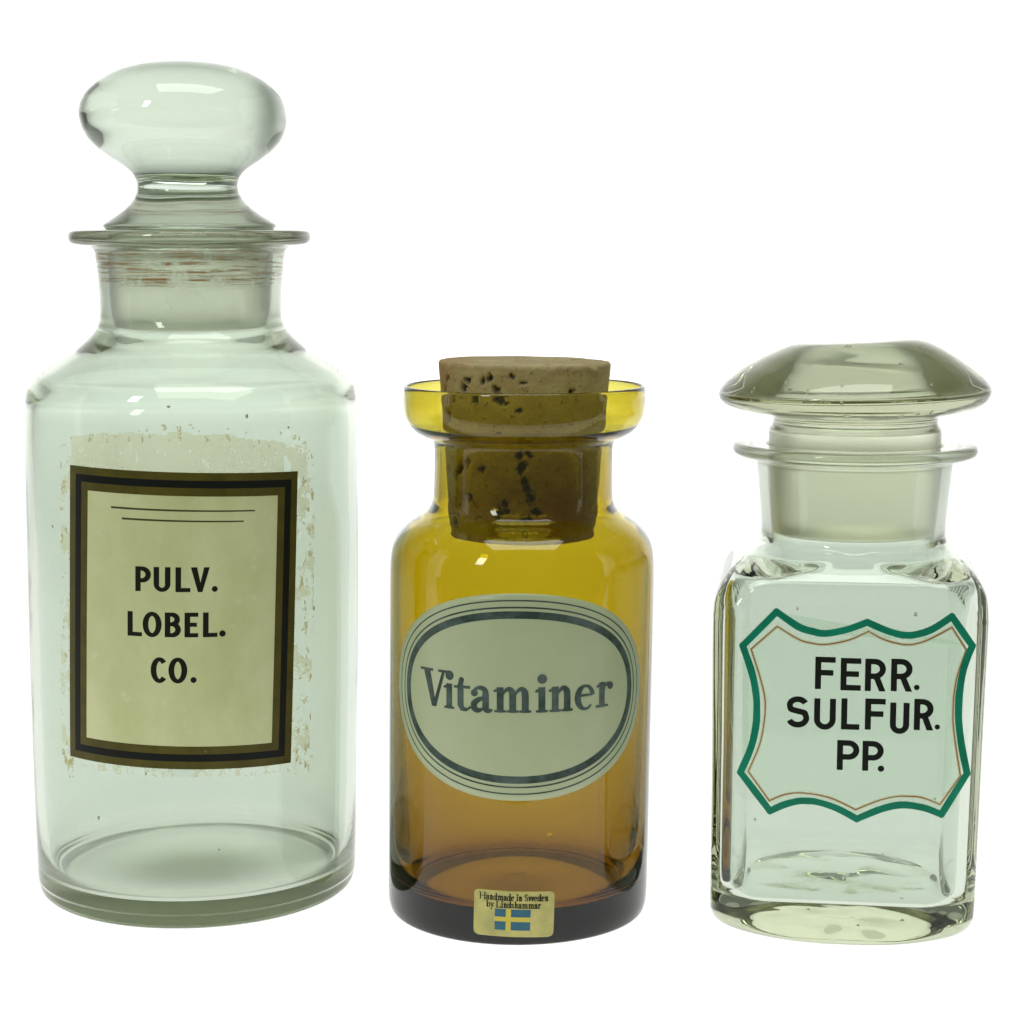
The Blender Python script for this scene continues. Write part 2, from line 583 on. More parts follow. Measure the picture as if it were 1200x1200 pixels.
def sans(pr, ch, x, y, W, H, s, t, T=lambda p: p):
    """a sans capital in the box (x, y, W, H); s = stem width, t = bar width"""
    def S(p, w, closed=False, normal=None):
        pr.stroke([T((x + a, y + b)) for a, b in p], w, closed, normal, step=0.6)
    if ch in 'PRB':
        top = H
        mid = {'P': 0.44, 'R': 0.46, 'B': 0.53}[ch] * H
        S([(s / 2, 0), (s / 2, H)], s)
        ry = (top - mid) / 2 - t * 0.5 + t * 0.5
        ryc = (top - t / 2 - mid) / 2
        cyy = mid + ryc
        wv = W - (0.06 * W if ch == 'B' else 0)
        rx = min(ryc * 1.1, wv * 0.55)
        p = [(s * 0.5, top - t / 2), (wv - s / 2 - rx, top - t / 2)] + arc(wv - s / 2 - rx, cyy, rx, ryc, 90, -90)[1:] + [(s * 0.5, mid)]
        n = len(p)
        w = [t, t] + [t + (s - t) * math.sin(math.pi * i / 18) for i in range(1, 19)] + [t]
        S(p, w[:n])
        if ch == 'B':
            ryc = (mid - t / 2) / 2
            cyy = t / 2 + ryc
            rx = min(ryc * 1.1, W * 0.55)
            p = [(s * 0.5, mid), (W - s / 2 - rx, mid)] + arc(W - s / 2 - rx, cyy, rx, ryc, 90, -90)[1:] + [(s * 0.5, t / 2)]
            S(p, w[:len(p)])
        if ch == 'R':
            S([(W * 0.52, mid + t * 0.2), (W - s * 0.52, 0)], s * 1.08, normal=(1, 0))
    elif ch == 'U':
        r = (W - s) / 2
        p = [(s / 2, H)] + arc(s / 2 + r, r + t / 2, r, r, 180, 360) + [(W - s / 2, H)]
        w = [s] + [s - (s - t) * math.sin(math.pi * i / 18) for i in range(19)] + [s]
        S(p, w)
    elif ch == 'L':
        S([(s / 2, 0), (s / 2, H)], s)
        S([(s * 0.5, t / 2), (W, t / 2)], t)
    elif ch in 'EF':
        S([(s / 2, 0), (s / 2, H)], s)
        S([(s * 0.5, H - t / 2), (W, H - t / 2)], t)
        S([(s * 0.5, H * 0.51), (W * 0.9, H * 0.51)], t)
        if ch == 'E':
            S([(s * 0.5, t / 2), (W, t / 2)], t)
    elif ch == 'V':
        S([(s * 0.55, H), (W / 2 - s * 0.02, 0)], [s * 1.12, s * 0.8], normal=(1, 0))
        S([(W - s * 0.5, H), (W / 2 + s * 0.02, 0)], [s * 1.0, s * 0.75], normal=(1, 0))
    elif ch == 'O':
        p = arc(W / 2, H / 2, W / 2 - s / 2, H / 2 - t / 2 + H * 0.015, 0, 360, 40)[:-1]
        w = [t + (s * 1.05 - t) * abs(math.cos(2 * math.pi * i / 40)) ** 1.4 for i in range(40)]
        S(p, w, closed=True)
    elif ch == 'C':
        p = arc(W * 0.56, H / 2, W * 0.56 - s / 2, H / 2 - t / 2 + H * 0.015, 43, 317, 30)
        w = [t + (s * 1.05 - t) * abs(math.cos(math.radians(43 + 274 * i / 30))) ** 1.4 for i in range(31)]
        S(p, w)
    elif ch == 'S':
        rx, r1, r2 = W / 2 - t * 0.5, (H * 0.47 - t * 0.5) / 2, (H * 0.53 - t * 0.5) / 2
        c1, c2 = H - t / 2 - r1, t / 2 + r2
        p = arc(W / 2, c1, rx * 0.93, r1, 22, 205, 20) + [(W * 0.22, c1 - r1 * 0.72), (W * 0.5, c1 - r1), (W * 0.78, c2 + r2 * 0.78)] + arc(W / 2, c2, rx, r2, 28, -160, 20)
        p = p[:21] + [q for q in smooth(p[20:25], 4)][1:-1] + p[24:]
        S(p, t * 1.04)
    elif ch == '.':
        pr_x, pr_y = T((x + W / 2, y + W / 2))
        pr.disc(pr_x, pr_y, W / 2)

def serif(pr, ch, x, W, X, y=0.0, s=None, tn=None):
    """an old style serif letter; X = x-height, W = box width; s = stem width, tn = hairline"""
    s = s or 0.29 * X
    tn = tn or 0.10 * X
    A = 1.50 * X
    st = min(0.8, X * 0.12)
    def S(p, w, closed=False, normal=None):
        pr.stroke([(x + a, y + b) for a, b in p], w, closed, normal, step=st)
    def foot(cx, half=None, yy=0.0):
        half = half or s * 0.88
        S([(cx - half, yy + tn * 0.5), (cx, yy + tn * 0.62), (cx + half, yy + tn * 0.5)], [tn * 0.85, tn * 1.4, tn * 0.85])
    def stem(cx, top, bottom=0.0, flag=True, w=None):
        S([(cx, bottom), (cx, top)], w or s)
        if flag:
            S([(cx - s * 0.98, top - 0.17 * X), (cx - s * 0.2, top - 0.085 * X), (cx + s * 0.5, top - 0.01 * X)],
              [tn * 0.8, tn * 1.6, tn * 0.35])
    def arch(x1, x2):
        h = x2 - x1
        p = smooth([(x1 + s * 0.25, 0.66 * X), (x1 + h * 0.40, 0.86 * X), (x1 + h * 0.68, 0.935 * X),
                    (x2 - s * 0.12, 0.84 * X), (x2, 0.62 * X), (x2, 0.3 * X), (x2, 0.0)], 5)
        n = len(p)
        ww = [tn + (s - tn) * min(1.0, max(0.0, (i - 3) / (n * 0.42))) for i in range(n)]
        S(p, ww)
    if ch in 'ij':
        cx = W * 0.5
        stem(cx, X)
        foot(cx)
        pr.disc(x + cx + s * 0.05, y + 1.33 * X, 0.19 * X)
    elif ch in 'nhm':
        cx = s * 1.15
        stem(cx, A if ch == 'h' else X)
        foot(cx)
        if ch == 'm':
            x2 = (W - s * 1.1 + cx) / 2
            x3 = W - s * 1.1
            arch(cx, x2)
            foot(x2)
            arch(x2, x3)
            foot(x3)
        else:
            x2 = W - s * 1.1
            arch(cx, x2)
            foot(x2)
    elif ch == 'r':
        cx = W * 0.38
        stem(cx, X)
        foot(cx, s * 1.15)
        S(smooth([(cx + s * 0.3, 0.68 * X), (cx + W * 0.2, 0.88 * X), (W * 0.86, 0.9 * X)], 5), [tn * 1.2] * 6 + [s * 0.55] * 5)
        pr.disc(x + W * 0.86, y + 0.82 * X, 0.15 * X)
    elif ch == 't':
        cx = W * 0.42
        S(smooth([(cx + s * 0.25, 1.30 * X), (cx, 0.98 * X), (cx, 0.5 * X), (cx, 0.24 * X), (cx + s * 0.35, 0.06 * X), (W * 0.80, 0.04 * X), (W, 0.16 * X)], 5),
          [s * 0.25] + [s * 0.8] * 4 + [s] * 12 + [s * 0.85] * 4 + [s * 0.6] * 4 + [tn] * 6)
        S([(W * 0.02, 0.91 * X), (W * 0.98, 0.93 * X)], [tn * 1.0, tn * 1.35])
    elif ch == 'a':
        xs = W * 0.70
        p = smooth([(W * 0.15, 0.70 * X), (W * 0.24, 0.88 * X), (W * 0.46, 0.945 * X), (W * 0.66, 0.86 * X), (xs, 0.64 * X),
                    (xs, 0.3 * X), (xs + s * 0.06, 0.12 * X), (xs + s * 0.5, 0.045 * X), (W, 0.10 * X)], 5)
        n = len(p)
        S(p, [tn * 1.3 + (s - tn * 1.3) * min(1, max(0, (i - 6) / 13)) if i < n - 10 else s - (s - tn * 0.8) * (i - n + 10) / 9 for i in range(n)])
        pr.disc(x + W * 0.19, y + 0.73 * X, 0.145 * X)
        p = smooth([(xs, 0.57 * X), (W * 0.40, 0.48 * X), (W * 0.17, 0.30 * X), (W * 0.17, 0.14 * X), (W * 0.33, 0.045 * X), (W * 0.52, 0.09 * X), (xs, 0.24 * X)], 5)
        n = len(p)
        S(p, [tn + (s * 0.95 - tn) * max(0, math.sin(math.pi * min(1, i / (n * 0.85)))) ** 0.9 for i in range(n)])
    elif ch in 'eo':
        cy0, rx, ry = 0.48 * X, W / 2 - s * 0.42, 0.46 * X
        a0, a1 = (10, 318) if ch == 'e' else (0, 360)
        p = arc(W / 2, cy0, rx, ry, a0, a1, 34)
        w = []
        for i in range(35):
            a = math.radians(a0 + (a1 - a0) * i / 34)
            w.append(tn + (s * 1.0 - tn) * max(0, -math.cos(a) if ch == 'e' else abs(math.cos(a))) ** 1.1 + (s * 0.42 if (ch == 'e' and i < 9) else 0) * (1 - i / 9))
        S(p, w)
        if ch == 'e':
            S([(s * 0.6, 0.56 * X), (W - s * 0.5, 0.58 * X)], tn * 1.05)
    elif ch in 'db':
        cx = W - s * 0.9 if ch == 'd' else s * 0.9
        sg = 1 if ch == 'd' else -1
        stem(cx, A)
        if ch == 'd':
            foot(cx + s * 0.4, s * 0.9)
        rx = (W - s * 1.7) / 2
        c0 = W / 2 - sg * s * 0.42
        p = arc(c0, 0.48 * X, rx, 0.44 * X, 0, 360, 30)[:-1]
        S(p, [tn + (s * 0.95 - tn) * abs(math.cos(2 * math.pi * i / 30)) for i in range(30)], closed=True)
    elif ch in 'yvw':
        if ch == 'w':
            q = W * 0.5
            for o in (0, W * 0.46):
                S([(o + q * 0.2, X), (o + q * 0.56, 0)], s, normal=(1, 0))
                S([(o + q * 0.92, X), (o + q * 0.56, 0)], tn * 1.2, normal=(1, 0))
            S([(0, X - tn / 2), (W, X - tn / 2)], tn * 0.7)
        else:
            S([(W * 0.2, X), (W * 0.54, 0.02 * X)], s, normal=(1, 0))
            S([(W * 0.84, X), (W * (0.54 if ch == 'v' else 0.36), 0.02 * X if ch == 'v' else -0.45 * X)], tn * 1.2, normal=(1, 0))
            S([(0, X - tn / 2), (W * 0.45, X - tn / 2)], tn * 0.9)
            S([(W * 0.62, X - tn / 2), (W, X - tn / 2)], tn * 0.9)
            if ch == 'y':
                pr.disc(x + W * 0.24, y - 0.42 * X, 0.14 * X)
    elif ch in 'sS':
        H = X if ch == 's' else A
        p = smooth([(W * 0.86, H * 0.74), (W * 0.5, H - tn / 2), (W * 0.14, H * 0.75), (W * 0.5, H * 0.52), (W * 0.87, H * 0.26), (W * 0.5, tn / 2), (W * 0.12, H * 0.27)], 5)
        n = len(p)
        S(p, [tn * 1.1 + (s * 0.85 - tn) * math.sin(math.pi * i / (n - 1)) ** 2 for i in range(n)])
    elif ch == 'V':
        C = 1.50 * X
        S([(W * 0.235, C), (W * 0.50, 0.0)], [s * 1.35, s * 0.85], normal=(1, 0))
        S([(W * 0.83, C), (W * 0.51, 0.0)], [tn * 1.5, tn * 2.0], normal=(1, 0))
        S([(0, C - tn / 2), (W * 0.47, C - tn / 2)], tn * 1.1)
        S([(W * 0.64, C - tn / 2), (W, C - tn / 2)], tn * 1.1)
    elif ch in 'HL':
        C = A
        for cx in ([s * 1.1, W - s * 1.1] if ch == 'H' else [s * 1.2]):
            S([(cx, 0), (cx, C)], s)
            foot(cx)
            S([(cx - s, C - tn / 2), (cx + s, C - tn / 2)], tn)
        if ch == 'H':
            S([(s, C * 0.52), (W - s, C * 0.52)], tn * 1.1)
        else:
            S([(s, tn / 2), (W, tn / 2)], tn)
            S([(W - tn / 2, 0), (W - tn / 2, X * 0.4)], tn)

# ================================================================== SETTING: an added white sweep, lit from below as a blank white ground
def build_sweep():
    """one sheet of white acrylic: a flat table that curves up into a back wall and two added side walls that brighten glass edges"""
    bm = bmesh.new()
    W, B, F, RC, RF, H = 1.25, 1.05, -0.24, 0.5, 0.32, 1.15  # side walls added so glass edges pick up light
    plan = [(-W, F + (B - RC - F) * i / 6, -1.0, 0.0) for i in range(6)]
    for i in range(19):
        a = math.radians(180 - 90 * i / 18)
        plan.append((-W + RC + RC * math.cos(a), B - RC + RC * math.sin(a), math.cos(a), math.sin(a)))
    plan += [(-W + RC + (2 * W - 2 * RC) * i / 8, B, 0.0, 1.0) for i in range(1, 8)]
    for i in range(19):
        a = math.radians(90 - 90 * i / 18)
        plan.append((W - RC + RC * math.cos(a), B - RC + RC * math.sin(a), math.cos(a), math.sin(a)))
    plan += [(W, B - RC - (B - RC - F) * i / 6, 1.0, 0.0) for i in range(1, 7)]
    prof = [(-RF + RF * math.sin(math.radians(90 * i / 16)), RF - RF * math.cos(math.radians(90 * i / 16))) for i in range(17)] + [(0.0, H)]
    rows = [[bm.verts.new((x + nx * o, y + ny * o, z)) for x, y, nx, ny in plan] for o, z in prof]
    bm.faces.new(rows[0])
    for r0, r1 in zip(rows, rows[1:]):
        for j in range(len(plan) - 1):
            f = bm.faces.new((r0[j], r0[j + 1], r1[j + 1], r1[j]))
            f.smooth = True
    bmesh.ops.recalc_face_normals(bm, faces=bm.faces)
    me = bpy.data.meshes.new("backdrop")
    bm.to_mesh(me)
    bm.free()
    o = link("backdrop", me, [M_table])
    o['kind'] = 'structure'
build_sweep()

# ================================================================== BOTTLE 1: tall clear bottle with the cream label
B1 = (-0.1256, 0.0291, 0.0003)
ROT1 = 0.152
b1 = root("glass_bottle", B1, ROT1,
          "tall clear glass bottle with black and gold framed cream label PULV. LOBEL. CO.", "bottle")
OUT1 = [(0, 3.2), (30, 2.8), (48, 1.6), (55, 0.4), (57.5, 0), (60, 0.7), (61.8, 2.6), (62.5, 6), (62.8, 10), (63.4, 40), (64.0, 90), (64.2, 140), (64.2, 180),
        (63.9, 190), (63.5, 196), (62.8, 199.4), (61.4, 201.9), (58.8, 204.1), (55.7, 206.2), (49.5, 210.2), (43.4, 214.3), (38.4, 218.8),
        (35.7, 223), (34.9, 228), (35.2, 237), (36.3, 249), (37.2, 251.8), (39.5, 253.0), (43.5, 253.5), (45.7, 254.5), (46.4, 256.2),
        (46.0, 258.1), (44.3, 259.0), (40, 259.2), (35.5, 259.2), (33.3, 258.6)]
IN1 = [(32.3, 256.5), (31.6, 248), (30.6, 230), (30.2, 222), (31.0, 218.5), (35, 214.8), (42, 210.2), (50, 205), (56, 200.6), (59.2, 196), (60.4, 189),
       (60.7, 170), (60.5, 120), (59.8, 60), (59.2, 28), (58.2, 15), (56.4, 11.3), (52, 10.4), (30, 12.5), (12, 14.6), (0, 15)]
rings1 = lathe_rings(OUT1 + IN1, 4)
n_out1 = len(OUT1) * 4
LEAN1 = 0.0060
def wob1(co):
    r = math.hypot(co.x, co.y)
    if co.z < 192 and r > 20:
        k = 1 + 0.0045 * min(1.0, (192 - co.z) / 45.0) * noise.noise(Vector((co.x * 0.02, co.y * 0.02, co.z * 0.012)))
        return Vector((co.x * k + LEAN1 * co.z, co.y * k, co.z))
    return Vector((co.x + LEAN1 * co.z, co.y, co.z))
def slot1(ring, i):
    if i < n_out1:
        return 0.0
    if ring[2] > 219:
        return 0.9
    return 0.12 + (0.88 if ring[2] < 16 else 0.0)
loft("glass_body", rings1, 160, [M_clear], b1, slot1, wob1,
     seeds([(62.4 * math.sin(a), -62.4 * math.cos(a), z, r, st_) for a, z, r, st_ in ((0.33, 192.0, 0.55, 1.4), (0.42, 66.0, 0.5, 1.5), (-0.30, 60.5, 0.45, 1.2), (-0.62, 42.0, 0.5, 1.6), (0.78, 118.0, 0.5, 1.8), (-0.95, 150.0, 0.45, 1.5), (-0.12, 196.0, 0.6, 0.8), (0.12, 31.0, 0.4, 1.0), (0.60, 187.0, 0.4, 1.2))]))

outer1 = sorted([(z, r) for r, c, z in rings1[30:n_out1] if z < 195])
def rad1(v):
    if v is None:
        return 64.0
    for (z0, r0), (z1, r1) in zip(outer1, outer1[1:]):
        if z0 <= v <= z1:
            return r0 + (r1 - r0) * (v - z0) / max(1e-6, z1 - z0) + 0.28
    return 64.48
cyl1 = cyl_map(rad1)
def map1(u, v, h):
    return cyl1(u - 2.1, v, h) + Vector((LEAN1 * v * MM, 0, 0))

# the label is turned a little clockwise about its middle
LC1, LT1 = (-4.2, 117.5), math.radians(-2.0)
def lab1(u, v, h):
    c, s = math.cos(LT1), math.sin(LT1)
    return map1(LC1[0] + u * c - v * s, LC1[1] + u * s + v * c, h)
LW, LH = 44.6, 54.9
def ragged(v):
    j = 0.25 * noise.noise(Vector((v * 0.6, 3.1, 0))) + 0.12 * noise.noise(Vector((v * 3.1, 1.1, 0)))
    k = 0.25 * noise.noise(Vector((v * 0.5, 8.1, 0))) + 0.12 * noise.noise(Vector((v * 2.7, 5.1, 0)))
    return -LW + j, LW + k
label1 = sheet("paper_label", lab1, ragged, -LW, LW, -LH, LH, 1.4, 0.02, 0.10, M_paper, b1)
def frame(name, mat, inset, w, h0):
    p = Print(lab1, h0)
    a, b = LW - inset, LH - inset
    o = [(-a, -b), (a, -b), (a, b), (-a, b)]
    n = [(-a + w, -b + w), (a - w, -b + w), (a - w, b - w), (-a + w, b - w)]
    for i in range(4):
        j = (i + 1) % 4
        p.quad(o[i], o[j], n[j], n[i])
    p.build(name, mat, label1)
frame("gold_border", M_gold, 0.0, 8.6, 0.14)
frame("black_border", M_black, 2.9, 2.7, 0.17)
for (ua, ub, v) in ((-26.0, 27.0, 41.0), (-21.6, 22.8, 37.2)):
    p = Print(lab1, 0.14)
    p.stroke([(ua, v), (ub, v)], [0.75, 0.5], step=1.0)
    p.build("rule_line", M_rule, label1)

TT1 = math.radians(-1.0)
def text1(name, items, y, H):
    p = Print(map1, 0.14, 0.6)
    c, s = math.cos(TT1), math.sin(TT1)
    pivot = (-6.0, y)
    def T(q):
        dx, dy = q[0] - pivot[0], q[1] - pivot[1]
        return (pivot[0] + dx * c - dy * s, pivot[1] + dx * s + dy * c)
    for ch, a, b in items:
        sans(p, ch, a, y, b - a, H, 2.0, 1.5, T)
    p.build(name, M_ink, label1)
text1("lettering", [('P', -19.8, -14.0), ('U', -13.0, -6.9), ('L', -5.1, 0.2), ('V', 0.4, 7.1), ('.', 7.9, 10.0)], 128.7, 9.1)
text1("lettering", [('L', -23.1, -17.6), ('O', -17.3, -10.4), ('B', -9.2, -3.4), ('E', -2.1, 2.8), ('L', 4.5, 9.7), ('.', 10.4, 12.7)], 112.0, 9.1)
text1("lettering", [('C', -14.6, -8.9), ('O', -8.1, -1.4), ('.', -0.2, 2.0)], 95.0, 9.3)

# dried glue round the label: a broad band above, flakes down the sides
def glue():
    for name, mat, dens, hh in (("glue_residue", M_glue, 0, 0.03), ("glue_flecks", M_glue_dark, 1, 0.05)):
        bm = bmesh.new()
        step = 0.55
        cache = {}
        def vert(i, j):
            if (i, j) not in cache:
                cache[(i, j)] = bm.verts.new(map1(i * step, j * step, hh))
            return cache[(i, j)]
        for i in range(int(-56 / step), int(52 / step)):
            for j in range(int(56 / step), int(190 / step)):
                u, v = i * step, j * step
                n1 = noise.fractal(Vector((u * 0.10, v * 0.10, 4.0)), 0.6, 2.1, 5)
                n2 = noise.fractal(Vector((u * 0.45, v * 0.22, 9.0)), 0.6, 2.1, 4)
                keep = False
                lx, ly = u - LC1[0], v - LC1[1]
                c, s = math.cos(-LT1), math.sin(-LT1)
                lx, ly = lx * c - ly * s, lx * s + ly * c
                inlab = abs(lx) < LW - 0.8 and abs(ly) < LH - 0.8
                if inlab:
                    continue
                top = 186.6 - 0.0022 * (u + 12) ** 2 + 1.2 * n1
                if dens == 0:
                    if v > 168 and -46.5 + 1.5 * n2 < u < 47 + 1.5 * n1:
                        keep = v < top and n2 < 0.72 and not (u > 36 and n1 > 0.16)
                    elif lx > LW - 1 and lx < LW + 9.0 and abs(ly) < 52:
                        keep = n1 + 0.55 * n2 > 0.20
                    elif lx < -LW + 1 and lx > -LW - 5.5 and -52 < ly < 62:
                        keep = n1 + 0.6 * n2 > 0.22
                    elif ly < -LH + 1 and ly > -LH - 3.5:
                        keep = n2 > 0.25
                else:
                    d = min(abs(v - top) if v > 168 else 9, abs(abs(lx) - LW - 5.5) if abs(ly) < 60 else 9)
                    near = d < 3.4 and -53 < u < 50
                    keep = near and n2 > (0.47 if v < 172 else 0.55)
                    if lx < -LW + 2 and ly < -LH + 2 and lx > -LW - 5 and ly > -LH - 9:
                        keep = n2 > 0.22
                    if (u + 3) ** 2 / 9 + (v - 195) ** 2 / 2.2 < 1:
                        keep = n2 > 0.05
                if keep:
                    bm.faces.new((vert(i, j), vert(i + 1, j), vert(i + 1, j + 1), vert(i, j + 1)))
        me = bpy.data.meshes.new(name)
        bm.to_mesh(me)
        bm.free()
        g_ = link(name, me, [mat], b1)
        g_['kind'] = 'stuff'
glue()

# its stopper: ground plug, waist and a flattened hollow-looking knob, leaning a little to the left
s1 = root("glass_stopper", (B1[0] + LEAN1 * 0.2597, B1[1], B1[2] + 0.2597), ROT1,
          "clear glass stopper with a flattened ball knob, in the neck of the tallest bottle", "stopper", "stoppers in the bottle necks")
Z1 = 259.4
ST1 = [(0, 219.8), (22, 219.5), (27.5, 219.6), (29.3, 220.4), (29.9, 222.5), (30.6, 234), (31.3, 248), (31.85, 256), (32.1, 258.4), (32.4, 259.5),
       (33.1, 260.1), (32.8, 261.1), (30.2, 262.9), (26.6, 265.2), (22.9, 268.0), (20.2, 271.0), (18.9, 274.0), (19.1, 276.8), (20.6, 279.8), (23.6, 282.6),
       (28.0, 285.4), (32.6, 288.8), (36.0, 292.2), (38.4, 296.4), (39.4, 301.4), (39.1, 305.0), (37.6, 309.0), (34.6, 312.6), (29.6, 316.4), (22.6, 319.7), (13, 321.9), (0, 322.6)]
r1 = [(a, c, z - Z1) for a, c, z in lathe_rings(ST1, 5)]
def lean1(co):
    z = co.z
    if z <= 3:
        return Vector((co.x + LEAN1 * z, co.y, z))
    if z > 3:
        co = Vector((co.x + LEAN1 * 3 - 0.045 * (z - 3) + (0.09 * max(0, z - 44)), co.y, z - 0.012 * co.x * min(1, (z - 3) / 20)))
        if z < 26 and math.hypot(co.x, co.y) < 26:   # mould dents in the waist
            k = math.exp(-((z - 13.5) / 4.5) ** 2)
            a = math.atan2(co.y, co.x)
            f = 1 + 0.030 * k * math.sin(2 * a + 0.9) + 0.008 * k * math.sin(5 * a)
            co = Vector((co.x * f, co.y * f, co.z))
    return co
loft("knob_and_plug", r1, 160, [M_knob], s1,
     lambda ring, i: 1 if ring[2] < -0.2 else 0, lean1)

# ================================================================== BOTTLE 2: amber jar with cork
B2 = (0.00205, -0.0004, 0.0003)
b2 = root("amber_jar", B2, 0.0,
          "amber brown glass jar with a dished lip and an oval ivory Vitaminer label", "jar")
OUT2 = [(0, 4.2), (28, 3.6), (41, 1.6), (45.5, 0.2), (47.2, 0), (48.6, 0.8), (49.4, 3.0), (49.8, 7), (49.9, 20), (50, 60), (50, 110), (49.95, 130),
        (49.6, 137), (48.6, 142.0), (46.2, 146.2), (42.4, 149.8), (38.2, 152.6), (35.3, 155.2), (34.0, 158.4), (33.6, 163), (33.5, 172), (33.6, 178.6),
        (34.6, 181.2), (37.8, 182.7), (41.0, 184.6), (43.2, 187.2), (44.8, 190.6), (45.35, 194.5), (45.4, 199.5), (45.2, 201.0), (44.5, 201.5)]
IN2 = [(43.9, 200.9), (43.8, 196), (43.3, 191.0), (41.8, 187.4), (38.8, 185.1), (35.4, 183.5), (32.8, 181.6), (31.4, 178), (30.9, 162), (31.6, 157), (34.2, 153.4),
       (38.5, 150.2), (42.6, 146.8), (45.4, 142.4), (46.6, 137), (46.9, 127), (46.5, 100), (45.4, 66), (44.2, 36), (43.4, 22), (42.0, 15), (38.5, 11.6), (30, 10.6), (12, 11.8), (0, 12.4)]
rings2 = lathe_rings(OUT2 + IN2, 4)
LEAN2 = 0.0130
def wob2(co):
    r = math.hypot(co.x, co.y)
    if r > 20 and co.z < 135:
        k = 1 + 0.004 * min(1.0, (135 - co.z) / 35.0) * noise.noise(Vector((co.x * 0.025, co.y * 0.025, co.z * 0.016 + 7)))
        return Vector((co.x * k + LEAN2 * co.z, co.y * k, co.z))
    return Vector((co.x + LEAN2 * co.z, co.y, co.z))
loft("glass_body", rings2, 160, [M_amber], b2, None, wob2)
outer2 = sorted([(z, r) for r, c, z in rings2[16:len(OUT2) * 4] if z < 140])
def rad2(v):
    if v is None:
        return 50.0
    for (z0, r0), (z1, r1_) in zip(outer2, outer2[1:]):
        if z0 <= v <= z1:
            return r0 + (r1_ - r0) * (v - z0) / max(1e-6, z1 - z0) + 0.2
    return 50.2
cyl2 = cyl_map(rad2)
def map2(u, v, h):
    return cyl2(u - 0.9 - LEAN2 * v, v, h) + Vector((LEAN2 * v * MM, 0, 0))
OC, OA, OB = (0.9, 92.8), 54.6, 37.9
def sq(a, b, n=72):
    e = 2.12
    out = []
    for i in range(n):
        t = 2 * math.pi * i / n
        c, s = math.cos(t), math.sin(t)
        out.append((OC[0] + a * math.copysign(abs(c) ** (2 / e), c), OC[1] + b * math.copysign(abs(s) ** (2 / e), s)))
    return out
def oval_sheet():
    bm = bmesh.new()
    cols = 20
    outl = sq(OA, OB, 120)
    tops = [[bm.verts.new(map2(OC[0] + (p[0] - OC[0]) * k / cols, OC[1] + (p[1] - OC[1]) * k / cols, 0.10)) for p in outl] for k in range(1, cols + 1)]
    c = bm.verts.new(map2(OC[0], OC[1], 0.10))
    rim = [bm.verts.new(map2(p[0], p[1], 0.02)) for p in outl]
    cb = bm.verts.new(map2(OC[0], OC[1], 0.02))
    back = [[bm.verts.new(map2(OC[0] + (p[0] - OC[0]) * k / cols, OC[1] + (p[1] - OC[1]) * k / cols, 0.02)) for p in outl] for k in range(1, cols)]
    back.append(rim)
    n = len(outl)
    for rows, cc in ((tops, c), (back, cb)):
        for j in range(n):
            bm.faces.new((cc, rows[0][j], rows[0][(j + 1) % n]))
        for k in range(cols - 1):
            for j in range(n):
                bm.faces.new((rows[k][j], rows[k + 1][j], rows[k + 1][(j + 1) % n], rows[k][(j + 1) % n]))
    for j in range(n):
        bm.faces.new((tops[-1][j], rim[j], rim[(j + 1) % n], tops[-1][(j + 1) % n]))
    bmesh.ops.recalc_face_normals(bm, faces=bm.faces)
    for f in bm.faces:
        f.smooth = len(f.verts) == 4
    me = bpy.data.meshes.new("oval_label")
    bm.to_mesh(me)
    bm.free()
    return link("oval_label", me, [M_ivory], b2)
label2 = oval_sheet()
for inset, w, nm in ((2.5, 0.5, "thin_ring"), (5.0, 0.6, "thin_ring"), (7.7, 2.7, "broad_ring")):
    p = Print(map2, 0.13)
    p.stroke(sq(OA - inset, OB - inset, 120), w, closed=True)
    p.build(nm, M_slate, label2)
p = Print(map2, 0.13)
X2, Y2 = 9.2, 87.4
for ch, a, b in (('V', -38.6, -25.0), ('i', -28.0, -22.0), ('t', -23.2, -16.4), ('a', -16.5, -8.2), ('m', -8.2, 6.3), ('i', 6.9, 12.2), ('n', 11.6, 21.6), ('e', 22.0, 30.2), ('r', 30.2, 38.2)):
    serif(p, ch, a, b - a, X2, Y2, s=2.45, tn=0.85)
p.build("lettering", M_slate, label2)

# little paper sticker low on the front
SW, SH, SCx, SCy, SR = 14.8, 8.65, -0.5, 12.6, 1.9
TS = math.radians(-1.6)
def mapst(u, v, h):
    c, s = math.cos(TS), math.sin(TS)
    return map2(SCx + u * c - v * s, SCy + u * s + v * c, h)
def rrow(v):
    d = abs(v) - (SH - SR)
    e = SR - math.sqrt(max(0, SR * SR - d * d)) if d > 0 else 0
    return -SW + e, SW - e
st = sheet("sticker", mapst, rrow, -SW, SW, -SH, SH, 0.45, 0.02, 0.12, M_sticker, b2)
def tiny(txt, u0, u1, y, X):
    wid = {'H': 2.0, 'L': 1.5, 'S': 1.15, 'm': 1.75, 'w': 1.6, 'i': 0.62, 'r': 0.85, 't': .7, 's': .8, ' ': 0.5, 'e': 0.95, 'a': 1.0, 'y': 1.1}
    tot = sum(wid.get(c, 1.15) for c in txt) * X
    k = (u1 - u0) / tot
    p = Print(mapst, 0.16, 0.3)
    x = u0
    for c in txt:
        w = wid.get(c, 1.15) * X * k
        if c != ' ':
            serif(p, c, x, w * 1.02, X, y, s=0.24 * X, tn=0.13 * X)
        x += w
    p.build("lettering", M_ink, st)
tiny("Handmade in Sweden", -12.9, 12.5, 5.0, 1.75)
tiny("by Lindshammar", -10.2, 9.7, 2.25, 1.70)
p = Print(mapst, 0.15)
for a, b, c, d in ((-6.9, -2.9, -1.1, 1.8), (-1.0, 6.1, -1.1, 1.8), (-6.9, -2.9, -6.1, -2.9), (-1.0, 6.1, -6.1, -2.9)):
    p.stroke([(a, (c + d) / 2), (b, (c + d) / 2)], d - c)
